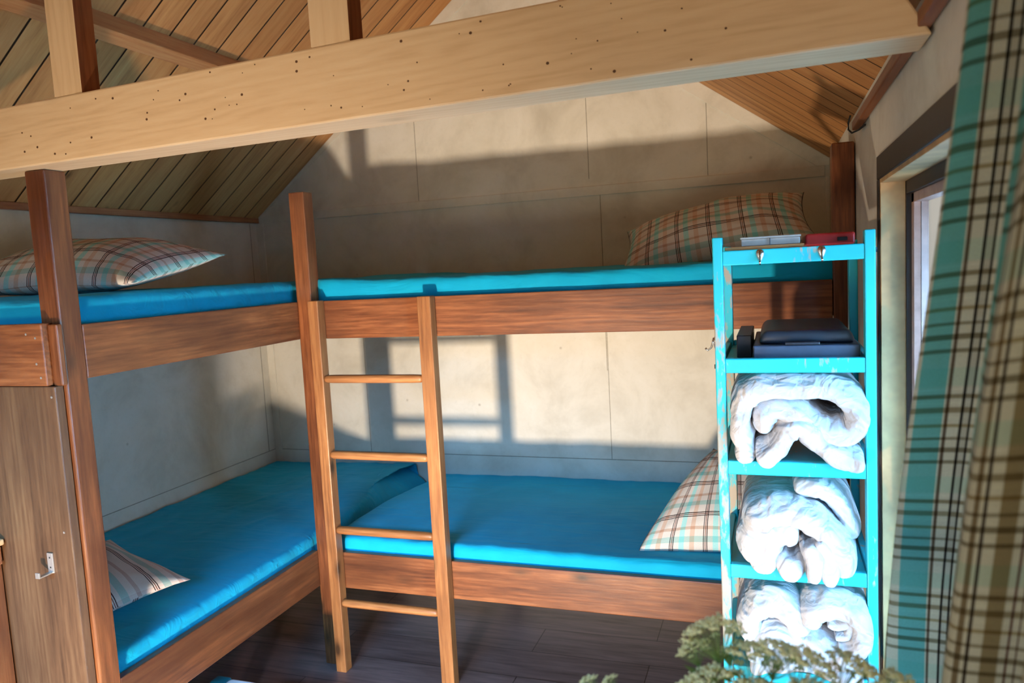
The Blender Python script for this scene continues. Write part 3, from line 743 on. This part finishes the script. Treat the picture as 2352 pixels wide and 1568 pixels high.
for i, ((x, y, z, R_), lb) in enumerate(zip(heads, labs)):
    root = thing('flower_stem', lb, 'flower', (x, y, z), 'cream umbel flowers in the vase')
    mf, mr = protos[i % 3]
    tilt = Vector((x-2.64, y+2.82, .10)).normalized(); rot = Vector((0, 0, 1)).rotation_difference(tilt)
    for nm, me in (('flower_head', mf), ('flower_rays', mr)):
        o = bpy.data.objects.new(nm, me); COL.objects.link(o); o.parent = root; o.scale = (R_,)*3
        o.rotation_mode = 'QUATERNION'; o.rotation_quaternion = rot
    b0 = Vector((x, y, z))-tilt*R_*.9; vb = Vector((2.62+.3*(x-2.62)*.2, -2.92+.012*math.sin(i), .76+.0*i))
    mid = b0.lerp(vb, .45)+Vector((0, .0, -.03))+Vector((0, .012, 0))
    bm = bmesh.new(); P_ = [b0, b0.lerp(mid, .5)+Vector((0, .004, -.004)), mid, Vector((2.62+.06*(x-2.62), -2.92+.004*math.sin(i*2), .885)), vb]
    tube(bm, P_, [.0009, .0013, .0015, .0016, .0016], 6); obj('stem', bm, STEM, root, 0, True)
    if R_ > .02:
        bm = bmesh.new(); rnd = random.Random(i)
        for k in range(10):
            a = rnd.random()*6.28; c0 = b0+Vector((rnd.uniform(-.02,.02), rnd.uniform(-.01,.01), -rnd.uniform(.0, .03)))
            dd = Vector((math.cos(a), math.sin(a), rnd.uniform(-.2, .6))).normalized(); sd = dd.cross(Vector((0, 0, 1))).normalized(); L_ = rnd.uniform(.012, .024)
            up = Vector((0, 0, .0006))
            lo = [bm.verts.new(c0), bm.verts.new(c0+dd*L_*.5+sd*L_*.22), bm.verts.new(c0+dd*L_-up*3), bm.verts.new(c0+dd*L_*.5-sd*L_*.22)]
            hi = bm.verts.new(c0+dd*L_*.5+up*2)
            bm.faces.new(lo[::-1])
            for q in range(4): bm.faces.new((lo[q], lo[(q+1) % 4], hi))
        obj('leaves', bm, STEM, root, 0)

# ------------------------------------------------------------ low stool at lower left, small counter by the panel
st = thing('low_stool', 'teal low stool with white cushion at the floor, cut by the lower edge', 'stool', (1.03, -1.70, 0))
for x, y in [(.908, -1.588), (1.16, -1.588), (.908, -1.82), (1.16, -1.82)]:
    bm = bmesh.new(); rbox(bm, (x, y, .1025), (.030, .024, .1025), .010, (.03, .03, .06)); obj('leg', bm, TEALD, st, 0, True)
bm = bmesh.new(); rbox(bm, (1.045, -1.70, .180), (.106, .125, .032), .02, (.03, .03, .03)); obj('cushion', bm, WHITEC, st, 0, True)
for ya in (-1.573, -1.845): obj('apron', bx(.938, 1.13, ya, ya+.01, .12, .14), TEALD, st, .002)
ct = thing('side_cabinet', 'dark brown cabinet with pale worktop at the left edge beside the panel', 'cabinet', (.45, -2.3, 0))
obj('cabinet_body', bx(.12, .715, -2.45, -2.127, 0, .80), DW['Z'], ct, .003)
obj('worktop', bx(.10, .735, -2.46, -2.127, .855, .872), PINEL, ct, .004)
obj('worktop_frame', bx(.12, .725, -2.452, -2.130, .802, .853), REDW['X'], ct, .004)
cdoor = obj('cabinet_door', bx(.16, .68, -2.466, -2.452, .06, .78), DW['Z'], ct, .003)
obj('knob', bx(.62, .64, -2.485, -2.466, .5, .52), STEEL, cdoor, .003)

# ------------------------------------------------------------ camera
cam = bpy.data.cameras.new('camera'); co = bpy.data.objects.new('camera', cam); COL.objects.link(co)
Rr = [(0.9442833817209766, 0.32470840266251644, -0.05378985262996656), (0.01886863687731457, 0.10975362429138859, 0.9937797122588571), (0.3285922542422272, -0.9394246085744516, 0.09751171856115408)]
M = Matrix(Rr).transposed().to_4x4(); M.translation = (2.6716776664136352, -3.519526888937329, 1.5125837745479034)
co.matrix_world = M
cam.sensor_width = 36; cam.lens = 1744.276*36/2352; cam.clip_start = .02
cam.dof.use_dof = True; cam.dof.focus_distance = 2.0; cam.dof.aperture_fstop = 5.0
sc.camera = co

# ------------------------------------------------------------ light
def area(name, loc, target, size, power, col, sy=None, spread=None):
    l = bpy.data.lights.new(name, 'AREA'); l.energy = power; l.color = col; l.size = size
    if sy: l.shape = 'RECTANGLE'; l.size_y = sy
    if spread: l.spread = math.radians(spread)
    o = bpy.data.objects.new(name, l); COL.objects.link(o); o.location = loc
    o.rotation_euler = (Vector(target)-Vector(loc)).to_track_quat('-Z', 'Y').to_euler(); return o
area('assumed_bounce_lamp', (1.797, -3.45, .178), (1.38, 0, 1.08), .10, 36, (1, .80, .62), spread=90)  # unseen lamp added for an assumed low sun bounce; no sunlit floor modelled
area('assumed_rear_sky_lamp', (1.5, YB+.06, 1.9), (1.1, -2.0, .05), 1.8, 36, (.16, .52, 1.0), .4, spread=54)  # unseen lamp added in the rear opening as assumed blue skylight
area('assumed_rear_ground_lamp', (1.5, YB+.06, .4), (1.5, -.5, 2.6), 1.8, 30, (1.0, .85, .60), .6)  # unseen upward lamp added in the rear opening as assumed ground bounce
area('window_daylight', (W+.30, -2.2, 1.0), (.0, -.9, .7), .5, 105, (.24, .58, 1.0), 1.1, spread=80)  # area lamp outside the window, standing in for its daylight
w = bpy.data.worlds.new('world'); sc.world = w; w.use_nodes = True
w.node_tree.nodes['Background'].inputs[0].default_value = (1.0, .97, .88, 1)
w.node_tree.nodes['Background'].inputs[1].default_value = .55
vs_ = sc.view_settings; vs_.view_transform = 'Standard'; vs_.look = 'None'; vs_.gamma = 1; vs_.use_curve_mapping = False; vs_.exposure = 0
sc.cycles.use_denoising = True; sc.cycles.adaptive_threshold = .03
sc.cycles.max_bounces = 7; sc.cycles.diffuse_bounces = 4
sc.cycles.sample_clamp_indirect = 6
